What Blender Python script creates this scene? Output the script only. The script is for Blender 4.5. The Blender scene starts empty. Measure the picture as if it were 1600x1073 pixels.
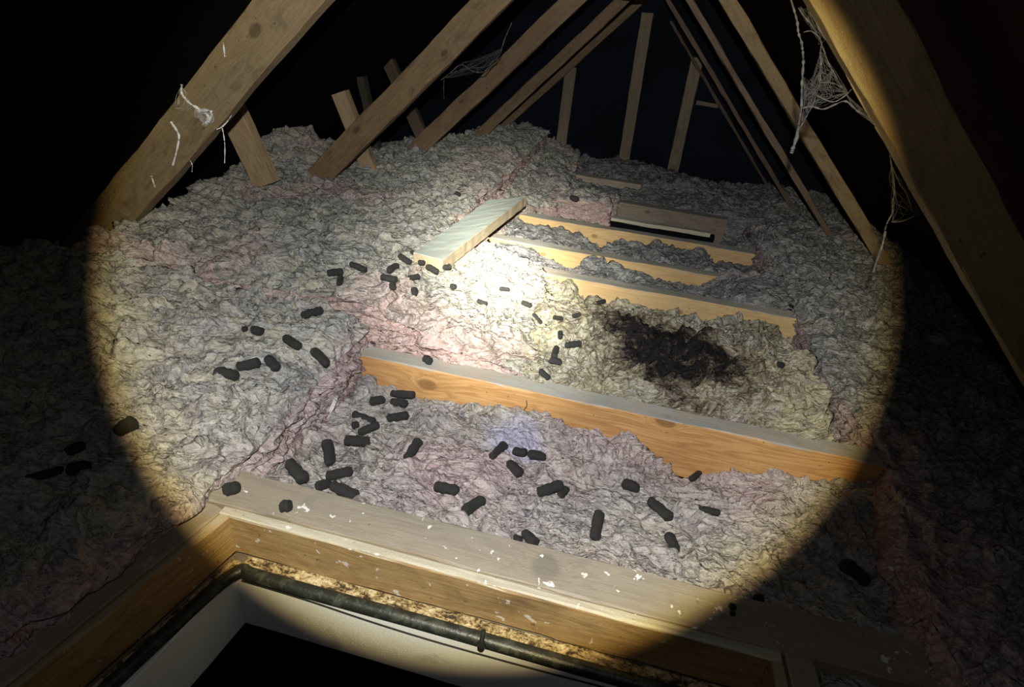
import bpy, bmesh, math, random
import numpy as np
from mathutils import Vector, Matrix
from mathutils.bvhtree import BVHTree

# ------------------------------------------------------------------ camera, world, torch, exposure
SC = bpy.context.scene
COL = SC.collection
F_PX, YAW, PITCH, ROLL, CY = 877.2, math.radians(9.4018), math.radians(30.074), math.radians(6.4909), -15.757
EYE = Vector((0, 0, 1.0))
FW = Vector((-math.sin(YAW)*math.cos(PITCH), math.cos(YAW)*math.cos(PITCH), -math.sin(PITCH)))
RT = Vector((math.cos(YAW), math.sin(YAW), 0))
UP = RT.cross(FW)
R2 = math.cos(ROLL)*RT + math.sin(ROLL)*UP
U2 = -math.sin(ROLL)*RT + math.cos(ROLL)*UP
cam_d = bpy.data.cameras.new('camera'); cam = bpy.data.objects.new('camera', cam_d); COL.objects.link(cam)
cam.matrix_world = Matrix(((R2.x, U2.x, -FW.x, EYE.x), (R2.y, U2.y, -FW.y, EYE.y), (R2.z, U2.z, -FW.z, EYE.z), (0, 0, 0, 1)))
cam_d.sensor_width = 36; cam_d.lens = F_PX/1600*36; cam_d.shift_y = CY/1600
cam_d.clip_start = .01; cam_d.clip_end = 50
SC.camera = cam

w = bpy.data.worlds.new('dark_loft'); SC.world = w; w.use_nodes = True
w.node_tree.nodes['Background'].inputs[0].default_value = (.6, .7, 1, 1)
w.node_tree.nodes['Background'].inputs[1].default_value = .0006

SC.view_settings.view_transform = 'Standard'; SC.view_settings.look = 'None'
SC.view_settings.exposure = 0.0; SC.view_settings.gamma = 1.0; SC.view_settings.use_curve_mapping = False
SC.cycles.max_bounces = 5; SC.cycles.diffuse_bounces = 3
try:
    SC.cycles.use_denoising = True
except Exception: pass

def ray(u, v):
    return (R2*((u-800)/F_PX) - U2*((v-536.5-CY)/F_PX) + FW)
def at(u, v, ax, val):
    d = ray(u, v); t = (val-EYE[ax])/d[ax]; return EYE + d*t
TORCH = Vector((-.01, -.01, 1.12))
AIM = Vector((-.2815, 1.427, .333))
HOT = at(787, 417, 2, .03)
def torch_light(name, energy, half_deg, stops, aim=None, blend=0.0):
    d = bpy.data.lights.new(name, 'SPOT'); o = bpy.data.objects.new(name, d); COL.objects.link(o)
    o.location = TORCH; o.rotation_euler = ((aim or AIM)-TORCH).to_track_quat('-Z', 'Y').to_euler()
    d.energy = energy; d.spot_size = math.radians(2*half_deg); d.spot_blend = blend; d.shadow_soft_size = .011
    if stops:
        d.use_nodes = True; nt = d.node_tree; em = nt.nodes['Emission']
        tc = nt.nodes.new('ShaderNodeTexCoord'); sp = nt.nodes.new('ShaderNodeSeparateXYZ')
        nt.links.new(tc.outputs['Normal'], sp.inputs[0])
        ab = nt.nodes.new('ShaderNodeMath'); ab.operation = 'ABSOLUTE'; nt.links.new(sp.outputs[2], ab.inputs[0])
        ac = nt.nodes.new('ShaderNodeMath'); ac.operation = 'ARCCOSINE'; nt.links.new(ab.outputs[0], ac.inputs[0])
        mr = nt.nodes.new('ShaderNodeMath'); mr.operation = 'DIVIDE'; nt.links.new(ac.outputs[0], mr.inputs[0])
        mr.inputs[1].default_value = math.radians(half_deg)
        cr = nt.nodes.new('ShaderNodeValToRGB'); nt.links.new(mr.outputs[0], cr.inputs[0])
        cr.color_ramp.interpolation = 'LINEAR'
        el = cr.color_ramp.elements
        while len(el) > 1: el.remove(el[-1])
        for i, (p, s, c) in enumerate(stops):
            e = el[0] if i == 0 else el.new(p)
            e.position = p; e.color = (c[0]*s, c[1]*s, c[2]*s, 1)
        nt.links.new(cr.outputs[0], em.inputs['Color'])
    return o
C_ = (.97, .98, 1.0)
torch_light('torch_beam', 1900, 35.2, [
    (0, .20, (1, .98, .9)), (.16, .17, (1, .98, .88)), (.27, .120, (.97, .98, .95)), (.42, .076, C_),
    (.65, .066, C_), (.86, .074, (1, .97, .90)), (.93, .078, (1, .93, .72)), (.965, .058, (1, .82, .42)), (.985, .026, (1, .7, .3)), (1.0, .003, (1, .6, .3))])
torch_light('torch_hotspot', 1900, 17, [(0, .85, (1, .98, .9)), (.16, .68, (1, .98, .9)), (.32, .33, (1, .98, .88)), (.5, .12, (1, .97, .88)), (.75, .04, (.98, .98, .93)), (1, 0, (1, 1, 1))], HOT)
torch_light('torch_spill', 3.4, 80, None)

# ------------------------------------------------------------------ helpers

def tag(o, label=None, cat=None, group=None, kind=None):
    if label: o['label'] = label
    if cat: o['category'] = cat
    if group: o['group'] = group
    if kind: o['kind'] = kind
    return o
def obj(name, me, mat=None, parent=None):
    o = bpy.data.objects.new(name, me); COL.objects.link(o)
    if mat and not me.materials: me.materials.append(mat)
    if parent: o.parent = parent
    return o
def empty(name, loc):
    o = bpy.data.objects.new(name, None); COL.objects.link(o); o.location = loc; o.empty_display_size = .05
    return o
def smooth(me): me.polygons.foreach_set('use_smooth', [True]*len(me.polygons))

# vectorised gradient noise
def _h(ix, iy, iz, s):
    n = (ix*374761393 + iy*668265263 + iz*2147483647 + s*974634777) & 0xffffffff
    n = ((n ^ (n >> 13))*1274126177) & 0xffffffff
    return n ^ (n >> 16)
def pn(P, seed=0):
    P = np.asarray(P, float); I = np.floor(P).astype(np.int64); f = P-I; u = f*f*f*(f*(f*6-15)+10)
    out = np.zeros(len(P))
    for dx in (0, 1):
        wx = u[:, 0] if dx else 1-u[:, 0]
        for dy in (0, 1):
            wy = u[:, 1] if dy else 1-u[:, 1]
            for dz in (0, 1):
                wz = u[:, 2] if dz else 1-u[:, 2]
                h = _h(I[:, 0]+dx, I[:, 1]+dy, I[:, 2]+dz, seed)
                gx = (h & 1023)/511.5-1; gy = ((h >> 10) & 1023)/511.5-1; gz = ((h >> 20) & 1023)/511.5-1
                out += wx*wy*wz*(gx*(f[:, 0]-dx)+gy*(f[:, 1]-dy)+gz*(f[:, 2]-dz))
    return out*1.3
def warp(P, fr, amp, seed):
    return P + amp*np.stack([pn(P*fr, seed), pn(P*fr+17.3, seed+1), pn(P*fr+41.7, seed+2)], 1)
def billow(P, seed): return np.abs(pn(P, seed))*2.2
def sstep(a, b, x):
    t = np.clip((x-a)/(b-a), 0, 1); return t*t*(3-2*t)

# ------------------------------------------------------------------ materials
class NT:
    def __init__(s, name):
        s.m = bpy.data.materials.new(name); s.m.use_nodes = True; s.t = s.m.node_tree
        s.b = s.t.nodes['Principled BSDF']
        s.b.inputs['Specular IOR Level'].default_value = .3
    def n(s, ty, **k):
        x = s.t.nodes.new(ty)
        for a, v in k.items(): setattr(x, a, v)
        return x
    def l(s, a, b): s.t.links.new(a, b)
    def math(s, op, a, b=None, c=None):
        x = s.n('ShaderNodeMath', operation=op)
        for i, v in enumerate((a, b, c)):
            if v is None: continue
            if isinstance(v, (int, float)): x.inputs[i].default_value = v
            else: s.l(v, x.inputs[i])
        return x.outputs[0]
    def mix(s, f, a, b, mode='MIX'):
        x = s.n('ShaderNodeMix', data_type='RGBA', blend_type=mode)
        for i, v in ((0, f), (6, a), (7, b)):
            if isinstance(v, (int, float)): x.inputs[i].default_value = v
            elif isinstance(v, tuple): x.inputs[i].default_value = (*v, 1)
            else: s.l(v, x.inputs[i])
        return x.outputs[2]
    def ramp(s, f, stops):
        x = s.n('ShaderNodeValToRGB'); el = x.color_ramp.elements
        while len(el) > 1: el.remove(el[-1])
        for i, (p, c) in enumerate(stops):
            e = el[0] if i == 0 else el.new(p); e.position = p
            e.color = (c, c, c, 1) if isinstance(c, (int, float)) else (*c, 1)
        s.l(f, x.inputs[0]); return x.outputs[0]
    def noise(s, vec, scale, detail=4, rough=.55, dist=0):
        x = s.n('ShaderNodeTexNoise'); x.inputs['Scale'].default_value = scale
        x.inputs['Detail'].default_value = detail; x.inputs['Roughness'].default_value = rough; x.inputs['Distortion'].default_value = dist
        if vec is not None: s.l(vec, x.inputs['Vector'])
        return x.outputs[0]
    def scalev(s, vec, sc, off=(0, 0, 0)):
        x = s.n('ShaderNodeMapping'); x.inputs['Scale'].default_value = sc; x.inputs['Location'].default_value = off
        s.l(vec, x.inputs[0]); return x.outputs[0]
    def bump(s, h, strength, dist, nrm=None):
        x = s.n('ShaderNodeBump'); x.inputs['Strength'].default_value = strength; x.inputs['Distance'].default_value = dist
        s.l(h, x.inputs['Height'])
        if nrm is not None: s.l(nrm, x.inputs['Normal'])
        return x.outputs[0]

def wool_mat(name, greys, cream, pink, stain=False, bump=1.0):
    k = NT(name); geo = k.n('ShaderNodeNewGeometry'); P = geo.outputs['Position']
    big = k.noise(P, 3.2, 3, .6, .4); med = k.noise(P, 14, 4, .6, .8)
    fl = k.scalev(P, (1, 1.7, 1.7)); fine = k.noise(fl, 55, 5, .7, 1.6)
    c = k.mix(k.ramp(big, [(.38, 0), (.62, 1)]), greys[0], cream)
    c = k.mix(k.ramp(med, [(.42, 0), (.66, 1)]), c, greys[1])
    at_p = k.n('ShaderNodeAttribute', attribute_name='pinkness')
    pf = k.math('MULTIPLY', at_p.outputs['Fac'], k.ramp(med, [(.25, 1), (.8, .6)]))
    c = k.mix(pf, c, pink)
    # swirling overlapping tufts: pale combed fibre against dusty fibre
    s1 = k.noise(k.scalev(P, (1, 1.9, 2.4)), 5.2, 3, .5, 1.3)
    swirl = k.ramp(k.math('FRACT', k.math('MULTIPLY', s1, 7.0)), [(0, 0), (.22, .55), (.8, 1), (1, 0)])
    s2 = k.noise(k.scalev(P, (1.0, 2.1, 2.6), (3, 1, 2)), 13, 3, .55, 1.3)
    sw2 = k.ramp(k.math('FRACT', k.math('MULTIPLY', s2, 5.0)), [(0, .1), (.3, .6), (.85, 1), (1, .1)])
    tf = k.math('MULTIPLY', k.math('ADD', k.math('MULTIPLY', swirl, .5), k.math('MULTIPLY', sw2, .5)), 1)
    c = k.mix(k.ramp(tf, [(.1, .42), (.5, 0)]), c, k.mix(1.0, c, (.42, .42, .43), 'MULTIPLY'))
    c = k.mix(k.ramp(tf, [(.58, 0), (.95, .7)]), c, k.mix(.55, c, (.74, .72, .67)))
    c = k.mix(k.ramp(fine, [(.50, 0), (.72, .40)]), c, (.66, .64, .60))
    c = k.mix(k.ramp(fine, [(.30, .28), (.44, 0)]), c, (.12, .115, .11))
    vor = k.n('ShaderNodeTexVoronoi', feature='DISTANCE_TO_EDGE'); vor.inputs['Scale'].default_value = 26
    wn = k.n('ShaderNodeTexNoise'); wn.inputs['Scale'].default_value = 22; k.l(P, wn.inputs['Vector'])
    va = k.n('ShaderNodeVectorMath', operation='SCALE'); k.l(wn.outputs['Color'], va.inputs[0]); va.inputs['Scale'].default_value = .06
    vb = k.n('ShaderNodeVectorMath', operation='ADD'); k.l(fl, vb.inputs[0]); k.l(va.outputs[0], vb.inputs[1]); k.l(vb.outputs[0], vor.inputs['Vector'])
    # specks of dirt with a shape of their own
    sp = k.noise(P, 95, 2, .5); c = k.mix(k.ramp(sp, [(.70, 0), (.76, .75)]), c, (.05, .04, .035))
    if stain:
        at_s = k.n('ShaderNodeAttribute', attribute_name='stain')
        sf = k.math('ADD', at_s.outputs['Fac'], k.math('ADD', k.math('MULTIPLY', k.math('SUBTRACT', k.noise(P, 10, 5, .6, 1.4), .5), 1.9), k.math('MULTIPLY', k.math('SUBTRACT', tf, .5), -.45)))
        sf2 = k.ramp(sf, [(.15, 0), (.45, .5), (.8, .9), (1, 1)])
        tint = k.ramp(sf, [(.15, (.36, .30, .13)), (.4, (.17, .12, .06)), (.68, (.085, .058, .036)), (1.0, (.022, .018, .018))])
        c = k.mix(sf2, c, tint)
    k.l(c, k.b.inputs['Base Color']); k.b.inputs['Roughness'].default_value = .95
    k.b.inputs['Specular IOR Level'].default_value = .08
    at_l = k.n('ShaderNodeAttribute', attribute_name='lilac'); c = k.mix(at_l.outputs['Fac'], c, (.52, .49, .60)); k.l(c, k.b.inputs['Base Color'])
    fib = k.n('ShaderNodeTexNoise'); fib.inputs['Scale'].default_value = 120; fib.inputs['Detail'].default_value = 5; fib.inputs['Roughness'].default_value = .75
    fib.inputs['Distortion'].default_value = 2.5; k.l(fl, fib.inputs['Vector'])
    nr = k.bump(k.ramp(vor.outputs['Distance'], [(0, 0), (.14, 1)]), .15*bump, .006)
    nr = k.bump(swirl, .6*bump, .018, nr)
    nr = k.bump(sw2, .5*bump, .009, nr)
    nr = k.bump(fine, .5*bump, .010, nr)
    nr = k.bump(fib.outputs[0], .45*bump, .004, nr)
    k.l(nr, k.b.inputs['Normal'])
    return k.m

def wood_mat(name, light, dark, dust=0.0, knots=(), dirt=.3, dustcol=(.36, .37, .34), seed=0, grain=1.0, rough=.6, paint=0.0):
    k = NT(name); tc = k.n('ShaderNodeTexCoord'); P = tc.outputs['Object']
    off = (seed*1.37, seed*.71, seed*.43)
    base = P; kn_mask = None; warpv = None
    for (kx, ky, kz, kr) in knots:
        vm = k.n('ShaderNodeVectorMath', operation='SUBTRACT'); k.l(P, vm.inputs[0]); vm.inputs[1].default_value = (kx, ky, kz)
        ms = k.n('ShaderNodeVectorMath', operation='MULTIPLY'); k.l(vm.outputs[0], ms.inputs[0]); ms.inputs[1].default_value = (.62, .55, 1)
        ln = k.n('ShaderNodeVectorMath', operation='LENGTH'); k.l(ms.outputs[0], ln.inputs[0])
        d = k.math('DIVIDE', ln.outputs['Value'], kr)
        g = k.math('POWER', 2.718, k.math('MULTIPLY', k.math('MULTIPLY', d, d), -.28))
        core = k.ramp(d, [(.55, 1), (.98, .75), (1.0, .35)]) if False else k.math('SUBTRACT', 1, k.n('ShaderNodeClamp').outputs[0]) if False else None
        ss = k.n('ShaderNodeMapRange', interpolation_type='SMOOTHSTEP'); k.l(d, ss.inputs[0])
        ss.inputs[1].default_value = .65; ss.inputs[2].default_value = 1.15; ss.inputs[3].default_value = 1; ss.inputs[4].default_value = 0
        kn_mask = ss.outputs[0] if kn_mask is None else k.math('MAXIMUM', kn_mask, ss.outputs[0])
        gg = k.math('MULTIPLY', g, kr*1.6)
        warpv = gg if warpv is None else k.math('ADD', warpv, gg)
    sp = k.scalev(P, (1.2, 14, 14), off)
    if warpv is not None:
        cb = k.n('ShaderNodeCombineXYZ'); k.l(k.math('MULTIPLY', warpv, 14), cb.inputs[2]); k.l(k.math('MULTIPLY', warpv, 9), cb.inputs[1])
        ad = k.n('ShaderNodeVectorMath', operation='ADD'); k.l(sp, ad.inputs[0]); k.l(cb.outputs[0], ad.inputs[1]); sp = ad.outputs[0]
    g1 = k.noise(sp, 1.3, 3, .5, .6)
    rings = k.math('FRACT', k.math('MULTIPLY', g1, 9.0))
    rings = k.ramp(rings, [(0, 0), (.75, .85), (1, 0)])
    g2 = k.noise(k.scalev(P, (4, 120, 120), off), 1.5, 4, .7)
    g3 = k.noise(k.scalev(P, (1.5, 4, 4), off), 2.2, 3, .6, .5)
    f = k.math('ADD', k.math('MULTIPLY', rings, .42*grain), k.math('ADD', k.math('MULTIPLY', g2, .45), k.math('MULTIPLY', g3, .35)))
    c = k.ramp(f, [(.25, light), (.62, tuple((a+b)/2 for a, b in zip(light, dark))), (.95, dark)])
    if kn_mask is not None: c = k.mix(k.math('MULTIPLY', kn_mask, .75), c, tuple(x*.5 for x in dark))
    dn = k.noise(k.scalev(P, (1, 2.2, 2.2), off), 9, 5, .65, .8)
    c = k.mix(k.ramp(dn, [(.52, 0), (.75, dirt)]), c, (.06, .04, .028))
    sp_ = k.noise(P, 60, 2, .5); c = k.mix(k.ramp(sp_, [(.70, 0), (.74, .6)]), c, (.04, .03, .02))
    if dust:
        geo = k.n('ShaderNodeNewGeometry'); sx = k.n('ShaderNodeSeparateXYZ'); k.l(geo.outputs['True Normal'], sx.inputs[0])
        up = k.ramp(sx.outputs[2], [(.55, 0), (.8, dust)])
        up = k.math('MULTIPLY', up, k.ramp(k.noise(P, 18, 4, .6), [(.2, .6), (.6, 1)]))
        c = k.mix(up, c, dustcol)
    if paint:
        pm = k.noise(k.scalev(P, (1, 1, 1), (seed, 0, 0)), 33, 3, .6, .3)
        c = k.mix(k.ramp(pm, [(.66, 0), (.68, paint)]), c, (.8, .8, .76))
    k.l(c, k.b.inputs['Base Color']); k.b.inputs['Roughness'].default_value = rough
    nr = k.bump(g2, .35, .003); nr = k.bump(rings, .12, .002, nr); nr = k.bump(dn, .3, .004, nr)
    k.l(nr, k.b.inputs['Normal'])
    return k.m

def plain_mat(name, col, rough=.7, noise_amt=.25, nscale=12, col2=None, bump=.2, spec=.3, patch=(.5, .6)):
    k = NT(name); tc = k.n('ShaderNodeTexCoord'); P = tc.outputs['Object']
    nz = k.noise(P, nscale, 5, .6, .4)
    c = k.mix(k.ramp(nz, [(patch[0], 0), (patch[1], 1)]), col, col2 or tuple(x*(1-noise_amt) for x in col))
    k.l(c, k.b.inputs['Base Color']); k.b.inputs['Roughness'].default_value = rough
    k.b.inputs['Specular IOR Level'].default_value = spec
    k.l(k.bump(k.noise(P, nscale*4, 4, .6), bump, .004), k.b.inputs['Normal'])
    return k.m

GREY = ((.41, .39, .36), (.30, .29, .285))
M_left = wool_mat('glass_wool_grey_cream', GREY, (.46, .43, .32), (.50, .35, .36))
M_rear = wool_mat('glass_wool_grey', ((.36, .35, .30), (.27, .262, .25)), (.47, .44, .32), (.58, .37, .33))
M_near = wool_mat('glass_wool_mauve', ((.42, .39, .365), (.31, .285, .285)), (.47, .43, .35), (.52, .37, .37))
M_stain = wool_mat('glass_wool_stained', ((.40, .37, .27), (.30, .27, .21)), (.48, .43, .25), (.44, .34, .30), stain=True)
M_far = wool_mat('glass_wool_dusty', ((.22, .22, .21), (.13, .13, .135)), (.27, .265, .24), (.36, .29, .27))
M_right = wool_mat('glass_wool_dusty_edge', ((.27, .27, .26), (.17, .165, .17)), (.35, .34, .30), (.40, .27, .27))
M_felt = plain_mat('black_roof_felt', (.006, .006, .007), .9, spec=.05)
M_sark = plain_mat('brown_roof_boards', (.020, .008, .006), .9, spec=.05)
M_membrane = plain_mat('navy_membrane', (.008, .011, .018), .8, .4, 2.0, spec=.08)
M_plaster = plain_mat('grey_plasterboard', (.010, .010, .010), .95)
M_carpet = plain_mat('dark_carpet', (.03, .02, .015), .95)
M_white = plain_mat('white_gloss_paint', (.80, .83, .87), .45, .2, 7, (.62, .64, .64), .1, patch=(.62, .72))
M_rubber = plain_mat('black_rubber', (.018, .020, .018), .42, .3, 30, (.05, .055, .045), .3, .5)
M_cord = plain_mat('black_cord', (.01, .01, .01), .6)
M_nail = plain_mat('rusty_nail', (.12, .08, .06), .5)
M_web = plain_mat('dusty_cobweb', (.11, .105, .10), .95, .4, 60, spec=.05)
M_webw = plain_mat('white_cobweb', (.75, .74, .70), .95, .2, 60, spec=.05)
M_chip = plain_mat('white_chip', (.75, .75, .72), .7)

def dropping_mat():
    k = NT('dropping_black'); tc = k.n('ShaderNodeTexCoord'); P = tc.outputs['Object']
    nz = k.noise(P, 160, 5, .7, .5)
    k.l(k.ramp(nz, [(.32, (.010, .010, .010)), (.5, (.042, .040, .038)), (.68, (.15, .145, .13))]), k.b.inputs['Base Color'])
    k.b.inputs['Roughness'].default_value = .75; k.b.inputs['Specular IOR Level'].default_value = .2
    k.l(k.bump(nz, .9, .004), k.b.inputs['Normal'])
    return k.m
M_drop = dropping_mat()

# ------------------------------------------------------------------ timber
def beam(name, A, B, wid, hei, hdir, mat, parent=None, jitter=.0015, seg=.04, seed=0, bev=.003, label=None, cat=None, group=None):
    """A..B: middle of the section's base corner line; section spans +-wid/2 across and 0..hei along hdir."""
    A = Vector(A); B = Vector(B); X = (B-A); L = X.length; X.normalize()
    Z = (Vector(hdir)-X*Vector(hdir).dot(X)).normalized(); Y = Z.cross(X)
    bm = bmesh.new(); n = max(2, int(L/seg)); rings = []
    b = bev
    sec = [(-wid/2+b, 0), (wid/2-b, 0), (wid/2, b), (wid/2, hei*.5), (wid/2, hei-b), (wid/2-b, hei), (0, hei), (-wid/2+b, hei), (-wid/2, hei-b), (-wid/2, hei*.5), (-wid/2, b)]
    rnd = random.Random(seed)
    ph = [rnd.uniform(0, 6) for _ in range(4)]
    for i in range(n+1):
        t = L*i/n
        r = []
        for j, (y, z) in enumerate(sec):
            dy = jitter*(math.sin(t*5+ph[0]+j)+.6*math.sin(t*23+ph[1]+j*2)+rnd.uniform(-.5, .5))
            dz = jitter*(math.sin(t*6+ph[2]+j)+.6*math.sin(t*19+ph[3]+j)+rnd.uniform(-.5, .5))
            r.append(bm.verts.new((t, y+dy, z+dz)))
        rings.append(r)
    m = len(sec)
    for i in range(n):
        for j in range(m):
            bm.faces.new((rings[i][j], rings[i+1][j], rings[i+1][(j+1) % m], rings[i][(j+1) % m]))
    bm.faces.new(list(rings[0])); bm.faces.new(list(reversed(rings[-1])))
    bmesh.ops.recalc_face_normals(bm, faces=bm.faces)
    me = bpy.data.meshes.new(name); bm.to_mesh(me); bm.free()
    o = obj(name, me, mat, parent)
    MW = Matrix(((X.x, Y.x, Z.x, A.x), (X.y, Y.y, Z.y, A.y), (X.z, Y.z, Z.z, A.z), (0, 0, 0, 1)))
    o.matrix_world = MW if parent is None else parent.matrix_world.inverted() @ MW
    if parent is not None:
        o.matrix_world = MW; o.matrix_parent_inverse = Matrix(); o.matrix_basis = Matrix.Translation(-Vector(parent.location)) @ MW
    if label: tag(o, label, cat, group)
    return o
def joist(x0, x1, y0, y1, zt, h, mat, **k):
    return beam(k.pop('name', 'ceiling_joist'), (x0, (y0+y1)/2, zt-h), (x1, (y0+y1)/2, zt-h), y1-y0, h, (0, 0, 1), mat, cat=k.pop('cat', 'joist'), **k)

PINE_L, PINE_D = (.62, .40, .17), (.38, .20, .075)
def lx(x, x0): return x-x0
JG = 'ceiling joists across the loft'
k1 = at(668, 600, 1, 1.385); k2 = at(1040, 660, 1, 1.385); k3 = at(825, 612, 1, 1.385)
mA = wood_mat('pine_orange', (.62, .37, .15), (.40, .20, .07), .93, [(k1.x+.86, -.034, k1.z+.2, .022), (k2.x+.86, -.034, k2.z+.2, .02)], .12, seed=1, grain=1.3, rough=.5)
joist(-.86, 1.0, 1.385, 1.453, 0, .2, mA, seed=1, label='thick orange joist with dusty grey top between the mauve wool bay and the dark-stained wool', group=JG)
kb = at(863, 442, 1, 2.275); kb2 = at(1060, 487, 1, 2.275); kb3 = at(995, 478, 1, 2.275)
mB = wood_mat('pine_pale', (.68, .50, .25), (.50, .30, .13), .9, [(kb.x+.75, -.03, kb.z+.2, .012), (kb2.x+.75, -.03, kb2.z+.2, .014), (kb3.x+.75, -.03, kb3.z+.2, .013)], .12, seed=2, grain=.9)
joist(-.75, .92, 2.275, 2.338, 0, .2, mB, seed=2, label='pale joist behind the dark-stained wool, its left end under the grey board', group=JG)
mC = wood_mat('pine_yellow', (.66, .47, .22), (.48, .28, .11), .9, [(.3, -.03, .16, .012)], .12, seed=3, grain=.9)
joist(-.62, .9, 2.59, 2.65, 0, .2, mC, seed=3, label='yellow joist second behind the stained wool, grey wool heaped along both sides', group=JG)
mD = wood_mat('pine_yellow_far', (.66, .47, .22), (.46, .27, .11), .9, [(.5, -.03, .15, .012), (.75, -.03, .15, .01)], .2, seed=4, grain=.9)
joist(-.60, .86, 3.01, 3.075, 0, .2, mD, seed=4, label='yellow joist starting at the raised end of the grey board', group=JG)
mE = wood_mat('old_timber', (.30, .25, .18), (.19, .15, .10), .4, [(.6, -.03, .15, .012)], .35, seed=5)
joist(-.42, .66, 3.53, 3.60, .01, .18, mE, seed=5, label='dull grey-brown joist just behind the narrow black gap', group=JG)
joist(-.35, .12, 4.02, 4.09, .02, .18, wood_mat('old_timber_far', (.42, .35, .26), (.28, .22, .15), .3, (), .35, seed=6), seed=6,
      label='short exposed joist end nearest the dark blue gable', group=JG)
mS = wood_mat('pale_batten_wood', (.62, .58, .42), (.5, .44, .3), .6, (), .1, seed=7, rough=.8)
beam('timber_batten', (-.03, 3.30, -.035), (.54, 3.28, -.030), .05, .022, (0, 0, 1), mS, seed=7, label='narrow pale batten along the near edge of the black gap', cat='batten')

bm_ = plain_mat('shade_black', (.006, .006, .007), .8, spec=.05)
beam('shade_sheet', (-.06, 3.365, -.16), (.58, 3.345, -.16), .03, .118, (0, 0, 1), bm_, jitter=.003, seed=8, label='added black sheet standing in for shade in the gap under the narrow pale batten', cat='sheet')  # black sheet added behind the batten; its colour stands in for the gap's shade
# ------------------------------------------------------------------ rafters (each in its own vertical plane)
def rafter(y, lo, th, dep, ext_up, ext_dn, mat, side, seed, label, name='rafter', cat='rafter', grp='roof rafters'):
    P, Q = at(*lo[0], 1, y+th), at(*lo[1], 1, y+th)      # lower far edge
    if P.z < Q.z: P, Q = Q, P
    d = (Q-P).normalized()
    A = P-d*ext_up; B = Q+d*ext_dn
    n = Vector((-abs(d.z)*1, 0, abs(d.x))) if side < 0 else Vector((abs(d.z), 0, abs(d.x)))
    A.y = B.y = y+th/2
    return beam(name, B, A, th, dep, n, mat, seed=seed, label=label, cat=cat, group=grp, jitter=.002)
def raf_mat(nm, seed, l=(.25, .165, .085), d=(.13, .078, .036), kn=(), dirt=.6):
    return wood_mat(nm, l, d, 0, kn, dirt, seed=seed, grain=.7)
rafter(1.70, [(525, 0), (194, 377)], .055, .145, .9, .25, raf_mat('rafter_wood_near', 11, (.25, .19, .105), (.15, .098, .05), [(1.35, -.03, .09, .018)]), -1, 11,
       'thick rafter at upper left streaked with white cobweb patches')
rafter(2.55, [(801, 4), (511, 293)], .055, .112, 1.0, .25, raf_mat('rafter_wood_second', 12, kn=[(.62, -.03, .08, .014), (1.18, -.03, .04, .012)]), -1, 12,
       'brown left rafter second from the viewer, foot in grey wool beside two web struts')
rafter(3.35, [(920, 0), (649, 255)], .055, .098, 1.1, .3, raf_mat('rafter_wood_third', 13, kn=[(.8, -.03, .07, .010)]), -1, 13,
       'third left rafter, cobweb hanging on its near side')
rafter(4.00, [(988, 0), (768, 205)], .055, .07, .5, .3, raf_mat('rafter_wood_fourth', 14), -1, 14,
       'fourth left rafter, slim, beside the dark gable triangle')
rafter(4.60, [(985, 25), (778, 212)], .05, .05, .2, .35, raf_mat('rafter_wood_fifth', 15), -1, 15,
       'fifth left rafter lying against the blue gable, farthest on the left')
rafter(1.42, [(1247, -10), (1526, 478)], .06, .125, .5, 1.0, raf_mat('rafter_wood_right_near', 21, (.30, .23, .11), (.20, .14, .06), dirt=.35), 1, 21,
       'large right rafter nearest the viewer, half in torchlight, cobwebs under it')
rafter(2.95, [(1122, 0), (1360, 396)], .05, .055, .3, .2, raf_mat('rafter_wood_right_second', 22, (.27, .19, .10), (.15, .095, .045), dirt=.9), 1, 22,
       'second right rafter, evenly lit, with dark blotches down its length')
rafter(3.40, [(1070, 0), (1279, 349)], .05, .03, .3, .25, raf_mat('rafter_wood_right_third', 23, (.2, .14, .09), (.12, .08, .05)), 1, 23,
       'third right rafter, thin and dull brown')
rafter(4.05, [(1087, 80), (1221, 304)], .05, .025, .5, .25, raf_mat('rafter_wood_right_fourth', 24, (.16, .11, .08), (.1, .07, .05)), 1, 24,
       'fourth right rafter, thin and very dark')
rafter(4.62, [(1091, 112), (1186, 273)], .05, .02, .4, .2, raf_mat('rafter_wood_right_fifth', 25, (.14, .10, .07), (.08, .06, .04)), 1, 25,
       'fifth right rafter, edging the blue gable on the right')

# truss web struts leaning away behind the left rafters
def strut(y, a, b, wid, dep, label, seed, l=(.46, .33, .19), d=(.3, .2, .1)):
    P, Q = at(*a, 1, y), at(*b, 1, y)
    return beam('truss_strut', Q, P, wid, dep, (0, 1, 0), wood_mat('strut_wood_%d' % seed, l, d, 0, (), .35, seed=seed), seed=seed, label=label, cat='strut', group='truss web struts')
strut(2.28, (412, 290), (255, -40), .12, .05, 'pale web strut standing in wool left of the second rafter', 31)
strut(2.80, (585, 290), (528, 145), .085, .045, 'short pale strut showing above the second rafter, mid-length', 33)
strut(3.60, (676, 252), (598, 82), .08, .045, 'dim upper strut between second and third left rafters', 34, (.14, .105, .07), (.09, .065, .04))
strut(3.2, (590, 250), (562, 120), .05, .045, 'faint dark strut stub beside the short pale strut', 35, (.07, .055, .04), (.05, .04, .03))

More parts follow.
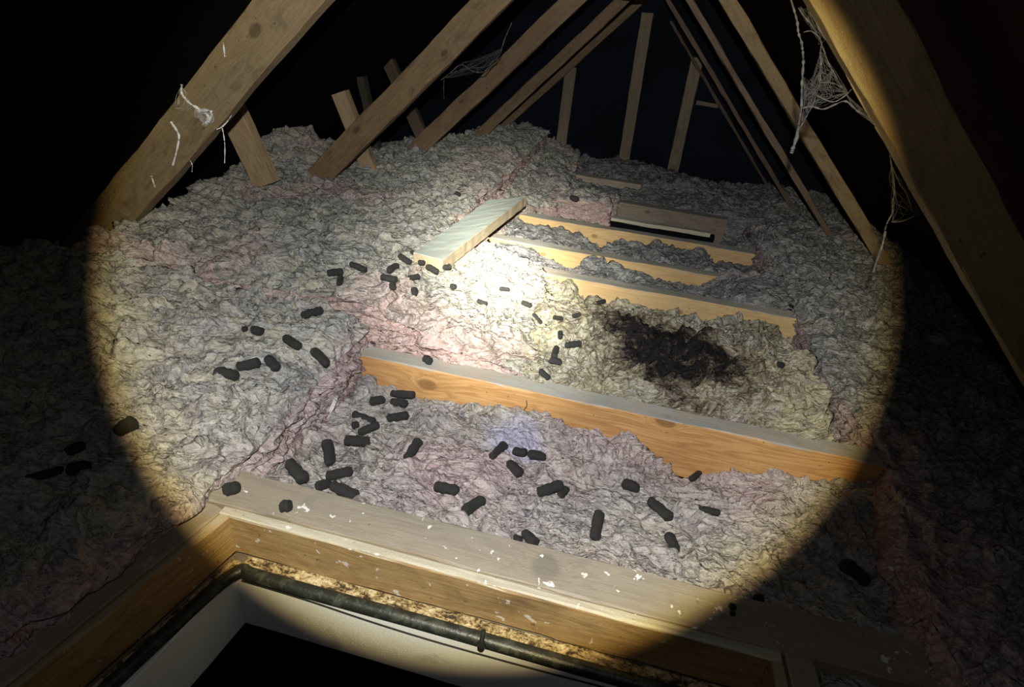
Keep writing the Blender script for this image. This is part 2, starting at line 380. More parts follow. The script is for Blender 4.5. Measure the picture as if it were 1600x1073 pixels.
# ------------------------------------------------------------------ roof planes, gable, ceiling below
def quad(name, pts, mat, kind='structure', n=24, thick=.03):
    P = [Vector(p) for p in pts]
    bm = bmesh.new(); nrm = (P[1]-P[0]).cross(P[3]-P[0]).normalized()
    g = []
    for l in range(2):
        gg = []
        for i in range(n+1):
            row = []
            for j in range(n+1):
                a = P[0].lerp(P[1], i/n); b = P[3].lerp(P[2], i/n)
                row.append(bm.verts.new(a.lerp(b, j/n)-nrm*thick*l))
            gg.append(row)
        g.append(gg)
    for l in range(2):
        for i in range(n):
            for j in range(n):
                f = (g[l][i][j], g[l][i+1][j], g[l][i+1][j+1], g[l][i][j+1])
                bm.faces.new(f if l == 0 else tuple(reversed(f)))
    for i in range(n):
        for (a, b) in (((i, 0), (i+1, 0)), ((i+1, n), (i, n)), ((0, i+1), (0, i)), ((n, i), (n, i+1))):
            bm.faces.new((g[0][a[0]][a[1]], g[1][a[0]][a[1]], g[1][b[0]][b[1]], g[0][b[0]][b[1]]))
    bmesh.ops.recalc_face_normals(bm, faces=bm.faces)
    me = bpy.data.meshes.new(name); bm.to_mesh(me); bm.free()
    o = obj(name, me, mat); o['kind'] = kind
    return o
# left slope: z = x + cl(y)
cl = lambda y: 2.95-.2*y
quad('ceiling', [(-3.0, -1.2, -3.0+cl(-1.2)), (.35, -1.2, .35+cl(-1.2)), (-.05, 4.8, -.05+cl(4.8)), (-2.6, 4.8, -2.6+cl(4.8))], M_felt)
cr_ = 1.68
quad('ceiling_right', [(-.2, -1.2, cr_+.2), (2.1, -1.2, cr_-2.1), (2.1, 4.8, cr_-2.1), (-.2, 4.8, cr_+.2)], M_sark)
quad('wall_back', [(-2.7, 4.74, -.25), (2.2, 4.74, -.25), (2.2, 4.74, 2.0), (-2.7, 4.74, 2.0)], M_membrane)
HX0, HX1 = -.72, .50
quad('floor', [(-3.0, .70, -.235), (2.3, .70, -.235), (2.3, 4.8, -.235), (-3.0, 4.8, -.235)], M_plaster, n=6)
quad('floor_left', [(-3.0, -1.0, -.235), (-.80, -1.0, -.235), (-.80, .70, -.235), (-3.0, .70, -.235)], M_plaster, n=4)
quad('floor_right', [(.52, -1.0, -.235), (2.3, -1.0, -.235), (2.3, .70, -.235), (.52, .70, -.235)], M_plaster, n=4)
quad('floor_below', [(-3, -3, -3.2), (3, -3, -3.2), (3, 3, -3.2), (-3, 3, -3.2)], M_carpet, n=2)
GS = 'gable studs'
for (a, b, wd, lb, s) in (((892, 105), (873, 250), .085, 'left gable stud on the blue membrane, foot in wool', 41),
                          ((1012, 20), (969, 285), .085, 'middle gable stud, tallest, on the blue membrane', 42),
                          ((1090, 90), (1043, 305), .085, 'right gable stud on the blue membrane, noggin beside it', 43)):
    P, Q = at(*a, 1, 4.69), at(*b, 1, 4.69)
    beam('gable_stud', Q, P, wd, .04, (0, 1, 0), wood_mat('stud_wood_%d' % s, (.27, .215, .13), (.17, .13, .08), 0, (), .4, seed=s), seed=s, label=lb, cat='stud', group=GS)
P, Q = at(1088, 160, 1, 4.69), at(1122, 166, 1, 4.69)
beam('noggin', P, Q, .03, .035, (0, 1, 0), wood_mat('noggin_wood', (.2, .16, .11), (.14, .11, .07), 0, (), .3, seed=44), label='small dim cross piece between right gable stud and rafter', cat='noggin')
P = at(1010, -25, 1, 4.4)
beam('ridge_board', (-.16, 3.2, 1.10), (-.10, 4.72, 1.10), .05, .14, (0, 0, 1), raf_mat('ridge_wood', 45, (.12, .10, .08), (.08, .06, .05)), label='dark ridge board where the rafters meet at the top', cat='ridge board')

# ------------------------------------------------------------------ glass wool
WOOL = []
def slab_mesh(y0, y1, xl, xr, top, bot, step=.03):
    ny = max(3, int((y1-y0)/step)); ys = np.linspace(y0, y1, ny+1)
    wmax = max(xr(y)-xl(y) for y in ys); nx = max(3, int(wmax/step))
    V = []; 
    for y in ys:
        a, b = xl(y), xr(y)
        for i in range(nx+1):
            x = a+(b-a)*i/nx; V.append((x, y, top(x, y)))
    n = len(V)
    for y in ys:
        a, b = xl(y), xr(y)
        for i in range(nx+1):
            x = a+(b-a)*i/nx; V.append((x, y, bot(x, y) if callable(bot) else bot))
    Fc = []; w_ = nx+1
    for j in range(ny):
        for i in range(nx):
            a = j*w_+i; Fc.append((a, a+1, a+1+w_, a+w_)); Fc.append((n+a, n+a+w_, n+a+1+w_, n+a+1))
    for j in range(ny):
        a = j*w_; Fc.append((a, a+w_, n+a+w_, n+a)); a = j*w_+nx; Fc.append((a, n+a, n+a+w_, a+w_))
    for i in range(nx):
        a = i; Fc.append((a, n+a, n+a+1, a+1)); a = ny*w_+i; Fc.append((a, a+1, n+a+1, n+a))
    return V, Fc

def wool(name, V, Fc, voxel, mat, seed, label, lilac=None, lump=1.0, side=1.0, ang=0.0, pink=None, stain=None, amp=None, strata=True, group='glass wool batts and rolls', side_pink=1.0, flat_edge=None):
    me = bpy.data.meshes.new('tmp'); me.from_pydata(V, [], Fc); me.update()
    o = bpy.data.objects.new('tmp', me); COL.objects.link(o)
    md = o.modifiers.new('r', 'REMESH'); md.mode = 'VOXEL'; md.voxel_size = voxel; md.adaptivity = 0
    s2 = o.modifiers.new('s', 'SMOOTH'); s2.iterations = 3
    dg = bpy.context.evaluated_depsgraph_get()
    m2 = bpy.data.meshes.new_from_object(o.evaluated_get(dg), depsgraph=dg)
    bpy.data.objects.remove(o)
    n = len(m2.vertices); co = np.empty(n*3); m2.vertices.foreach_get('co', co); co = co.reshape(-1, 3)
    nr = np.empty(n*3); m2.vertex_normals.foreach_get('vector', nr); nr = nr.reshape(-1, 3)
    topf = sstep(.25, .8, nr[:, 2]); sidef = 1-sstep(.2, .75, np.abs(nr[:, 2])); under = sstep(-.3, -.8, nr[:, 2])
    a = math.radians(ang); ca, sa = math.cos(a), math.sin(a)
    Wp = warp(co, 7, .05, seed); Wp = warp(Wp, 19, .018, seed+5)
    R = np.stack([Wp[:, 0]*ca+Wp[:, 1]*sa, -Wp[:, 0]*sa+Wp[:, 1]*ca, Wp[:, 2]], 1)
    sb = lambda q, sd: np.sqrt((pn(q, sd)*2.2)**2+.012)
    def saw(q, sd, m):
        v = pn(q, sd)*m; v = v-np.floor(v); return v*sstep(1.0, .78, v)
    h = .030*(sb(R*np.array([7, 12, 12]), seed+9)-.5)
    h += .017*(sb(R*np.array([17, 30, 30])+3.1, seed+10)-.4)
    h += .015*(saw(R*np.array([6, 10, 10])+7.7, seed+13, 3.2)-.35)
    h += .008*(saw(R*np.array([15, 26, 26])+2.2, seed+14, 2.6)-.35)
    h += .005*(sb(R*np.array([44, 78, 78])+9.1, seed+11)-.4)
    h += .022*pn(co*3.1, seed+12)
    A = 1.0 if amp is None else amp(co)
    h = h*lump*A
    # layered strata on cut faces
    S = warp(co, 5, .045, seed+20)
    S = np.stack([S[:, 0]*7, S[:, 1]*7, S[:, 2]*52], 1)
    hs = .022*(billow(S, seed+21)-.55)+.012*(billow(S*2.1+5, seed+22)-.45)+.03*pn(co*6, seed+23)+.004*pn(co*130, seed+25)
    d = h*(1-sidef)+(hs*side)*sidef
    d *= (1-under)
    D = nr*d[:, None]
    # tufts lean and curl sideways a little
    T = np.stack([pn(co*15+7, seed+30), pn(co*15+23, seed+31), np.zeros(n)], 1)*.010*lump*topf[:, None]
    co2 = co+D+T
    m2.vertices.foreach_set('co', co2.ravel())
    pk = (sidef*(.55+.45*np.clip(pn(co*5, seed+40)*2+.6, 0, 1)))*side_pink + .5*sstep(.12, .5, pn(co*3.3, seed+41))
    if pink is not None: pk = pk+pink(co)
    at_ = m2.attributes.new('pinkness', 'FLOAT', 'POINT'); at_.data.foreach_set('value', np.clip(pk, 0, 1))
    if lilac is not None:
        at_ = m2.attributes.new('lilac', 'FLOAT', 'POINT'); at_.data.foreach_set('value', np.clip(lilac(co), 0, 1))
    if stain is not None:
        at_ = m2.attributes.new('stain', 'FLOAT', 'POINT'); at_.data.foreach_set('value', stain(co))
    smooth(m2); m2.materials.clear(); m2.name = name
    ob = obj(name, m2, mat); tag(ob, label, 'insulation', group); WOOL.append(ob)
    return ob
def interp(xs, zs): return lambda x: float(np.interp(x, xs, zs))
def contact(pix, y):
    pts = sorted([(at(u, v, 1, y).x, at(u, v, 1, y).z) for u, v in pix]); return interp([p[0] for p in pts], [p[1] for p in pts])

# front-left batt: right edge is the pink cut face beside the hatch and the mauve bay
edgeL = interp([-.6, .34, .70, .85, 1.05, 1.38, 1.50], [-1.03, -.83, -.745, -.725, -.715, -.705, -.70])
topL = lambda x, y: .125+.02*math.sin(x*3+y)+.02*math.sin(y*4.1)*math.cos(x*2.3)-.06*max(0, 1-abs(x-edgeL(y))/.05)-.06*max(0, min(1, (x+.80)*6))*max(0, (.9-y))*2
seam = lambda x: float(np.interp(x, [-2.3, -1.9, -1.45, -1.1, -.8, -.7], [1.60, 1.52, 1.48, 1.44, 1.46, 1.47]))
V, Fc = slab_mesh(-.8, 1.46, lambda y: -2.35 if y < .9 else -2.35+.5*(y-.9)/.56, edgeL, topL, -.19)
wool('insulation_batt', V, Fc, .0065, M_left, 100, 'grey-cream batt at front left with a ragged pink cut edge beside the hatch', ang=10, side=1.15, lump=1.0)
# rear-left batt: pink front edge facing the viewer, wraps round the arm that runs onto the first joist
rr = interp([1.44, 1.52, 1.8, 2.10, 2.26, 2.27, 2.34, 2.50, 2.95, 3.05, 3.3, 3.75, 4.0, 4.7], [-.17, -.15, -.13, -.10, -.09, -.10, -.62, -.62, -.56, -.50, -.30, -.28, -.35, -.40])
def topR(x, y):
    z = .165+.02*math.sin(2.2*x+1.3*y)
    arm = max(0, min(1, (x+.62)/.45))                       # arm slopes down towards the right
    za = .13-.115*arm
    if x > -.66: z = min(z, za if y < 2.15 else max(-.02, za-(y-2.15)*1.1) if y < 2.3 else (.05 if y < 3.0 else .10))
    z += .16*math.exp(-((x+1.80)**2/.05+(y-2.84)**2/.03))
    if y < 1.56: z -= .03*(1.56-y)/.12
    if y > 3.0: z += .02*(y-3.0)-.10*max(0, min(1, (x+.75)/.45))
    return z
def botR(x, y): return -.19 if (y > 1.47 and not 2.26 < y < 2.35) else .004
lE = interp([1.46, 1.66, 2.3, 2.66, 2.95, 3.08, 3.4, 3.73, 4.3, 4.7], [-1.80, -1.80, -1.93, -1.96, -2.02, -1.80, -1.52, -1.22, -1.08, -1.0])
V, Fc = slab_mesh(1.462, 4.70, lE, rr, topR, lambda x, y: .006 if x > -.86 and y < 1.47 else -.19)
wool('insulation_batt', V, Fc, .0075, M_rear, 200, 'largest grey batt at rear left, pink front edge lapping the orange joist', ang=25, side=1.1,
     pink=lambda c: .55*sstep(1.75, 1.5, c[:, 1])*sstep(-.0, .1, pn(c*4, 5)+.12))
# near bay
cA = contact([(570, 590), (640, 622), (700, 625), (740, 628), (800, 632), (860, 645), (900, 668), (940, 672), (960, 682), (1000, 688), (1030, 710), (1060, 745), (1090, 738), (1110, 735), (1180, 735), (1280, 745), (1350, 755)], 1.385)
def topN(x, y):
    t = (y-.84)/(1.385-.84); base = -.03-.075*math.sin(min(1, t*1.0)*math.pi*.5)
    k = max(0, min(1, (t-.62)/.38)); k = k*k*(3-2*k)
    return base*(1-k)+(cA(x)-.004)*k + .018*math.sin(7*x+3*y)*math.sin(t*3.1)
V, Fc = slab_mesh(.845, 1.388, lambda y: -.80, lambda y: .95, topN, -.20)
LIL = at(805, 680, 2, -.06)
ruf = lambda c: sstep(1.12, 1.34, c[:, 1])*sstep(-.25, .1, c[:, 0])
wool('insulation_batt', V, Fc, .0052, M_near, 300, 'mauve-grey wool filling the bay between hatch frame and orange joist', lump=.85, side=.35, lilac=lambda c: 1.1*np.exp(-(((c[:, 0]-LIL.x)/.085)**2+((c[:, 1]-LIL.y)/.085)**2)**2), ang=-20,
     amp=lambda c: 1+.55*ruf(c), pink=lambda c: .7*ruf(c)*sstep(.75, .5, c[:, 0])+.8*np.exp(-((c[:, 0]+.27)**2+(c[:, 1]-1.0)**2)/.03)+.02)
# stained bay
cB = contact([(870, 440), (905, 478), (930, 474), (960, 468), (1000, 470), (1040, 485), (1065, 508), (1080, 512), (1110, 500), (1150, 492), (1228, 505)], 2.275)
def topS(x, y):
    t = (y-1.45)/(2.275-1.45); k = max(0, min(1, (t-.75)/.25))
    base = -.035+.075*math.sin(min(1, t*1.15)*math.pi)**.8 if t*1.15 < 1 else -.035
    base += .018*math.sin(9*x+5*y)
    return base*(1-k)+(cB(x)-.006)*k
V, Fc = slab_mesh(1.458, 2.272, lambda y: -.20, lambda y: .745, topS, -.20)
def stainf(c):
    x, y = c[:, 0], c[:, 1]
    g = lambda cx, cy, rx, ry, a: np.exp(-(((x-cx)*math.cos(a)+(y-cy)*math.sin(a))**2/rx**2+(-(x-cx)*math.sin(a)+(y-cy)*math.cos(a))**2/ry**2))
    return np.clip(1.0*g(.24, 1.74, .13, .17, .3)+.75*g(.10, 1.93, .17, .12, -.3)+.7*g(.44, 1.72, .14, .09, 0)+.55*g(.2, 1.72, .36, .28, 0), 0, 1.15)
wool('insulation_batt', V, Fc, .0062, M_stain, 400, 'yellowish wool bay with the large black-brown stain', lump=1.25, side=.4, ang=35, stain=stainf)
# thin bays beyond
cC = contact([(800, 380), (840, 392), (870, 412), (900, 416), (915, 398), (940, 398), (1000, 425), (1060, 438), (1090, 453), (1130, 430), (1145, 436)], 2.59)
V, Fc = slab_mesh(2.34, 2.588, lambda y: -.64, lambda y: .80, lambda x, y: -.02*math.sin((y-2.34)/.25*3.1)+min(-.012, -.03+(cC(x)+.03)*max(0, (y-2.34)/.25))+(.07*max(0, min(1, (x-.45)/.15))), -.2)
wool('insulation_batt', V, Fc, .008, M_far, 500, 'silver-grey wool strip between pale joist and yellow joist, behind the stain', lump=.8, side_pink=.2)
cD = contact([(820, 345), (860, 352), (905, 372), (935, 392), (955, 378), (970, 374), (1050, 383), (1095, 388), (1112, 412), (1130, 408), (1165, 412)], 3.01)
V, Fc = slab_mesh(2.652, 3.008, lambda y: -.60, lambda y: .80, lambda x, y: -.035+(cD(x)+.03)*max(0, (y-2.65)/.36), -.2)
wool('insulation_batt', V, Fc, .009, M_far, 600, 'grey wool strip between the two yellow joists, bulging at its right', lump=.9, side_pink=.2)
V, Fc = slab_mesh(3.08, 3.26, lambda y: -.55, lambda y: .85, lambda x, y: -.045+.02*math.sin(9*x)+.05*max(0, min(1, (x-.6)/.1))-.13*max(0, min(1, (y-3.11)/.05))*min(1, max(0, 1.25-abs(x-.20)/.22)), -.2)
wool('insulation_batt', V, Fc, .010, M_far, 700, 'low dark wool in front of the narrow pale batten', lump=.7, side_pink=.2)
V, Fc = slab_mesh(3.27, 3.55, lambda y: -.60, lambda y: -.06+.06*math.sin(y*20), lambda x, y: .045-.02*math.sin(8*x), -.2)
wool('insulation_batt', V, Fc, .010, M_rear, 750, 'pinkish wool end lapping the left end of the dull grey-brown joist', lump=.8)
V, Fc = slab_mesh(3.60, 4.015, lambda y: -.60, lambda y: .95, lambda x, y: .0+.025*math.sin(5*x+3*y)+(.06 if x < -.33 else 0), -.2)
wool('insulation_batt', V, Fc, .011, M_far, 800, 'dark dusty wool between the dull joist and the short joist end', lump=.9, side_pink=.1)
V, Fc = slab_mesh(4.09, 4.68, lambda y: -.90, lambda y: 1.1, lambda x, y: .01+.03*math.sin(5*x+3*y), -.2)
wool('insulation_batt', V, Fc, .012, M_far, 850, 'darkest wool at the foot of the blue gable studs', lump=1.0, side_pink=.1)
# right roll
edgeR = interp([-.8, .3, .80, 1.10, 1.40, 1.47, 1.52, 1.89, 2.30, 2.46, 2.75, 3.16, 3.5, 4.0, 4.7], [.72, .72, .73, .79, .85, .85, .825, .81, .81, .80, .76, .74, .78, .95, 1.1])
V, Fc = slab_mesh(-.8, 4.66, edgeR, lambda y: 1.72, lambda x, y: (.055+.03*math.sin(2.3*y+x)+.045*max(0, min(1, (1.9-y)/.5))-.03*max(0, min(1, (y-3)/.6)))-.04*max(0, 1-(x-edgeR(y))/.05), -.19)
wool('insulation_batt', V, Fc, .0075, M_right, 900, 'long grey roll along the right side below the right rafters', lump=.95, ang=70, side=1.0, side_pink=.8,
     pink=lambda c: .6*sstep(1.75, 1.45, c[:, 1])*sstep(1.1, .85, c[:, 0]))

# ------------------------------------------------------------------ loose board on the rear batt
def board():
    T = [at(645, 394, 2, .200), at(692, 406, 2, .188), at(823, 306, 2, .20), at(762, 312, 2, .235)]
    th = .050
    bm = bmesh.new(); n = 26; rnd = random.Random(3)
    top, bot = [], []
    for i in range(n+1):
        t = i/n; a = T[0].lerp(T[3], t); b = T[1].lerp(T[2], t)
        ra, rb = [], []
        for j in range(5):
            p = a.lerp(b, j/4)+Vector((rnd.uniform(-1, 1)*.002, 0, rnd.uniform(-1, 1)*.001))
            ra.append(bm.verts.new(p)); rb.append(bm.verts.new(p-Vector((-.003, 0, th))))
        top.append(ra); bot.append(rb)
    for i in range(n):
        for j in range(4):
            bm.faces.new((top[i][j], top[i][j+1], top[i+1][j+1], top[i+1][j])); bm.faces.new((bot[i][j], bot[i+1][j], bot[i+1][j+1], bot[i][j+1]))
        bm.faces.new((top[i][0], top[i+1][0], bot[i+1][0], bot[i][0])); bm.faces.new((top[i][4], bot[i][4], bot[i+1][4], top[i+1][4]))
    for j in range(4):
        bm.faces.new((top[0][j], bot[0][j], bot[0][j+1], top[0][j+1])); bm.faces.new((top[n][j], top[n][j+1], bot[n][j+1], bot[n][j]))
    bmesh.ops.recalc_face_normals(bm, faces=bm.faces)
    bmesh.ops.bevel(bm, geom=[e for e in bm.edges if e.calc_face_angle(0) > .9], offset=.003, segments=1, affect='EDGES')
    o3 = T[0].copy()
    X = (T[3]-T[0]).normalized(); Z = Vector((0, 0, 1)); Y = Z.cross(X).normalized(); Z = X.cross(Y)
    MW = Matrix(((X.x, Y.x, Z.x, o3.x), (X.y, Y.y, Z.y, o3.y), (X.z, Y.z, Z.z, o3.z), (0, 0, 0, 1)))
    bm.transform(MW.inverted())
    me = bpy.data.meshes.new('loose_board'); bm.to_mesh(me); bm.free()
    o = obj('loose_board', me, wood_mat('weathered_board', (.44, .36, .24), (.30, .24, .15), .92, (), .2, (.33, .38, .35), seed=51))
    o.matrix_world = MW
    tag(o, 'loose grey-green board lying diagonally on the wool in the torch hotspot', 'board')
board()

# ------------------------------------------------------------------ hatch
mH = wood_mat('hatch_trimmer_wood', (.36, .30, .21), (.22, .17, .11), .5, [(at(850, 900, 2, 0).x+.9, .0, .2, .02)], .35, (.29, .27, .23), seed=61, paint=.9)
joist(-.9, 1.25, .737, .836, 0, .2, mH, name='hatch_trimmer', cat='joist', seed=61, label='wide paint-flecked timber along the far side of the hatch opening')
fr = empty('loft_hatch', (-.1, .70, -.32)); tag(fr, 'loft hatch surround with brown inner faces, black rubber seal and white lining', 'hatch')
mT = wood_mat('trim_wood', (.58, .53, .40), (.42, .36, .24), .5, (), .35, (.42, .40, .32), seed=62, paint=.7)
mBr = wood_mat('brown_trim_face', (.40, .27, .12), (.24, .14, .055), .55, (), .5, (.42, .40, .30), seed=63, paint=.5, rough=.45)
ang_ = (-.2157, -1)
def lp(x, y, z, t):  # along the skewed left side
    return Vector((x+ang_[0]*t, y+ang_[1]*t, z))
CX = -.690   # inner corner x, y=.717
beam('trim_board', (-.712, .727, -.125), (.46, .727, -.125), .021, .115, (0, 0, 1), mBr, fr, seed=1)
beam('trim_board', (CX-.011, .73, -.125), lp(CX-.011, .73, -.125, 1.3), .022, .115, (0, 0, 1), mBr, fr, seed=2)
beam('trim_board', (.452, .73, -.125), (.47, -.5, -.125), .022, .118, (0, 0, 1), mBr, fr, seed=3)
beam('trim_cap', (-.712, .7265, -.011), (.46, .7265, -.011), .021, .007, (0, 0, 1), mT, fr, seed=9, jitter=.0008)
def ledge_mat():
    k = NT('peeling_gold_paint'); tc = k.n('ShaderNodeTexCoord'); P = tc.outputs['Object']
    nz = k.noise(k.scalev(P, (1, 2, 2)), 26, 6, .75, .6); sm = k.noise(P, 150, 3, .7)
    f = k.math('ADD', k.math('MULTIPLY', nz, .7), k.math('MULTIPLY', sm, .3))
    c = k.ramp(f, [(.44, (.04, .028, .015)), (.50, (.30, .21, .09)), (.60, (.62, .53, .34))])
    k.l(c, k.b.inputs['Base Color']); k.b.inputs['Roughness'].default_value = .5
    k.l(k.bump(f, .6, .004), k.b.inputs['Normal']); return k.m
mLe = ledge_mat()
beam('stop_ledge', (-.66, .695, -.150), (.44, .695, -.150), .046, .024, (0, 0, 1), mLe, fr, seed=4, jitter=.001)
beam('stop_ledge', (CX+.014, .70, -.150), lp(CX+.014, .70, -.150, 1.2), .03, .023, (0, 0, 1), mLe, fr, seed=5, jitter=.001)
lb = beam('lining_board', (-.672, .683, -.325), (.45, .683, -.325), .014, .180, (0, 0, 1), M_white, fr, seed=6, jitter=.0006); lb['label'] = 'white painted lining board'
lb = beam('lining_board', (-.676, .69, -.325), (-.676-.14*1.2, -.51, -.325), .014, .180, (0, 0, 1), M_white, fr, seed=7, jitter=.0006)
lb = beam('lining_board', (.443, .676, -.325), (.46, -.5, -.325), .014, .180, (0, 0, 1), M_white, fr, seed=8, jitter=.0006)

def tube(name, pts, rad, mat, parent=None, ns=10, lumps=0.0, seed=0, smooth_it=True, sub=8):
    P = [Vector(p) for p in pts]
    rads = rad if isinstance(rad, (list, tuple)) else [rad]*len(P)
    Q = []; Rr = []
    for i in range(len(P)-1):
        p0 = P[max(0, i-1)]; p1 = P[i]; p2 = P[i+1]; p3 = P[min(len(P)-1, i+2)]
        for s in range(sub):
            t = s/sub
            Q.append(.5*((2*p1)+(-p0+p2)*t+(2*p0-5*p1+4*p2-p3)*t*t+(-p0+3*p1-3*p2+p3)*t**3)); Rr.append(rads[i]*(1-t)+rads[i+1]*t)
    Q.append(P[-1]); Rr.append(rads[-1])
    rnd = random.Random(seed); V = []; Fc = []
    up = Vector((0, 0, 1)); n = len(Q)
    for i, q in enumerate(Q):
        T = (Q[min(n-1, i+1)]-Q[max(0, i-1)]).normalized()
        a = T.cross(up)
        if a.length < .1: a = T.cross(Vector((1, 0, 0)))
        a.normalize(); b = T.cross(a)
        r = Rr[i]*(1+lumps*rnd.uniform(-1, 1))
        for j in range(ns):
            an = 2*math.pi*j/ns; V.append(q+a*r*math.cos(an)+b*r*math.sin(an))
    for i in range(n-1):
        for j in range(ns):
            Fc.append((i*ns+j, i*ns+(j+1) % ns, (i+1)*ns+(j+1) % ns, (i+1)*ns+j))
    Fc.append(tuple(range(ns))); Fc.append(tuple(reversed(range((n-1)*ns, n*ns))))
    if name is None: return V, Fc
    me = bpy.data.meshes.new(name)
    off = Vector(parent.location) if parent else Vector((0, 0, 0))
    me.from_pydata([v-off for v in V], [], Fc); me.update(); smooth(me)
    return obj(name, me, mat, parent)
sz = -.124
seal = [lp(CX+.026, .69, sz, 1.15), lp(CX+.026, .69, sz, .6), lp(CX+.026, .69, sz, .25), lp(CX+.027, .69, sz, .07), (CX+.038, .675, sz), (CX+.065, .675, sz), (-.5, .675, sz-.003), (-.2, .675, sz-.001), (.1, .675, sz-.003), (.43, .675, sz)]
so = tube('rubber_seal', seal, .0145, M_rubber, fr, 14); so['label'] = 'black round rubber seal'
cord = [(CX+.04, .671, -.150), (-.5, .673, -.158), (-.35, .673, -.170), (-.2, .673, -.176), (0, .673, -.174), (.2, .673, -.166), (.42, .673, -.156)]
tube('seal_cord', cord, .002, M_cord, fr, 6)
bp = at(752, 1006, 1, .655)
tube('catch_pin', [bp+Vector((0, .012, .03)), bp+Vector((0, .0, .012)), bp, bp+Vector((0, 0, -.012)), bp+Vector((0, 0, -.022))], [.004, .005, .009, .008, .002], M_rubber, fr, 8)
# side trimmer timbers
beam('hatch_trimmer', lp(CX-.05, .735, -.2, 0), lp(CX-.05, .735, -.2, 1.3), .05, .19, (0, 0, 1), wood_mat('hatch_side_wood', (.38, .30, .2), (.24, .17, .1), .5, (), .4, (.3, .28, .24), seed=64, paint=.3), seed=64,
     label='timber along the left side of the hatch, half in the dark', cat='joist')
beam('hatch_trimmer', (.495, .735, -.2), (.51, -.6, -.2), .05, .2, (0, 0, 1), wood_mat('hatch_side_wood_right', (.38, .30, .2), (.24, .17, .1), .5, (), .4, (.3, .28, .24), seed=65), seed=65,
     label='timber along the dark right side of the hatch', cat='joist')
V, Fc = slab_mesh(-.8, .735, lambda y: .53, lambda y: .70, lambda x, y: -.02+.02*math.sin(9*y), -.2)
wool('insulation_batt', V, Fc, .012, M_right, 950, 'dark wool strip to the right of the hatch corner', lump=.8)

# ------------------------------------------------------------------ droppings
dg = bpy.context.evaluated_depsgraph_get(); bpy.context.view_layer.update()
BV = []
for o in list(COL.objects):
    if o.type == 'MESH' and o.name.split('.')[0] in ('insulation_batt', 'ceiling_joist', 'hatch_trimmer', 'loose_board', 'timber_batten', 'trim_board'):
        vs = [o.matrix_world @ v.co for v in o.data.vertices]
        BV.append(BVHTree.FromPolygons(vs, [tuple(p.vertices) for p in o.data.polygons]))
def hit(u, v):
    d = ray(u, v).normalized(); best = None
    for b in BV:
        r = b.ray_cast(EYE, d)
        if r[0] is not None and (best is None or r[3] < best[3]): best = r
    return best
def drop_mesh(seed, ratio, bend=0.0, taper=0.0):
    """unit length along x, radius = 1/(2*ratio)"""
    rnd = np.random.default_rng(seed); ns, nl = 16, 26; r0 = .5/ratio; V = []; Fc = []
    seg = rnd.uniform(1.8, 3.6); ph = rnd.uniform(0, 6)
    for i in range(nl+1):
        t = -1+2*i/nl; x = math.sin(t*math.pi/2)*.5
        e = max(0.0, (abs(x)-(.5-r0*.85))/(r0*.85)); rr_ = r0*math.sqrt(max(0, 1-min(1, e)**2.6))
        rr_ *= (1+.035*math.sin(x*seg*6.28+ph))*(1-taper*x)
        for j in range(ns):
            a = 2*math.pi*j/ns; V.append((x, rr_*math.cos(a)+bend*(.25-x*x), rr_*math.sin(a)))
    V = np.array(V); V += (np.stack([pn(V*5.5*ratio/2.4+seed, 1), pn(V*5.5*ratio/2.4+seed, 2), pn(V*5.5*ratio/2.4+seed, 3)], 1)*.16*r0*1.3)
    V += (np.stack([pn(V*18+seed, 4), pn(V*18+seed, 5), pn(V*18+seed, 6)], 1)*.045*r0*1.3)
    for i in range(nl):
        for j in range(ns): Fc.append((i*ns+j, i*ns+(j+1) % ns, (i+1)*ns+(j+1) % ns, (i+1)*ns+j))
    me = bpy.data.meshes.new('rodent_dropping'); me.from_pydata([tuple(v) for v in V], [], Fc); me.update(); smooth(me); me.materials.append(M_drop)
    return me
PROT = {}
for rt_ in (1.2, 1.8, 2.4, 3.0):
    PROT[rt_] = [drop_mesh(int(rt_*10)+s*7, rt_, bend=(.0, .15, -.12)[s], taper=(.0, .15, -.2)[s]) for s in range(3)]
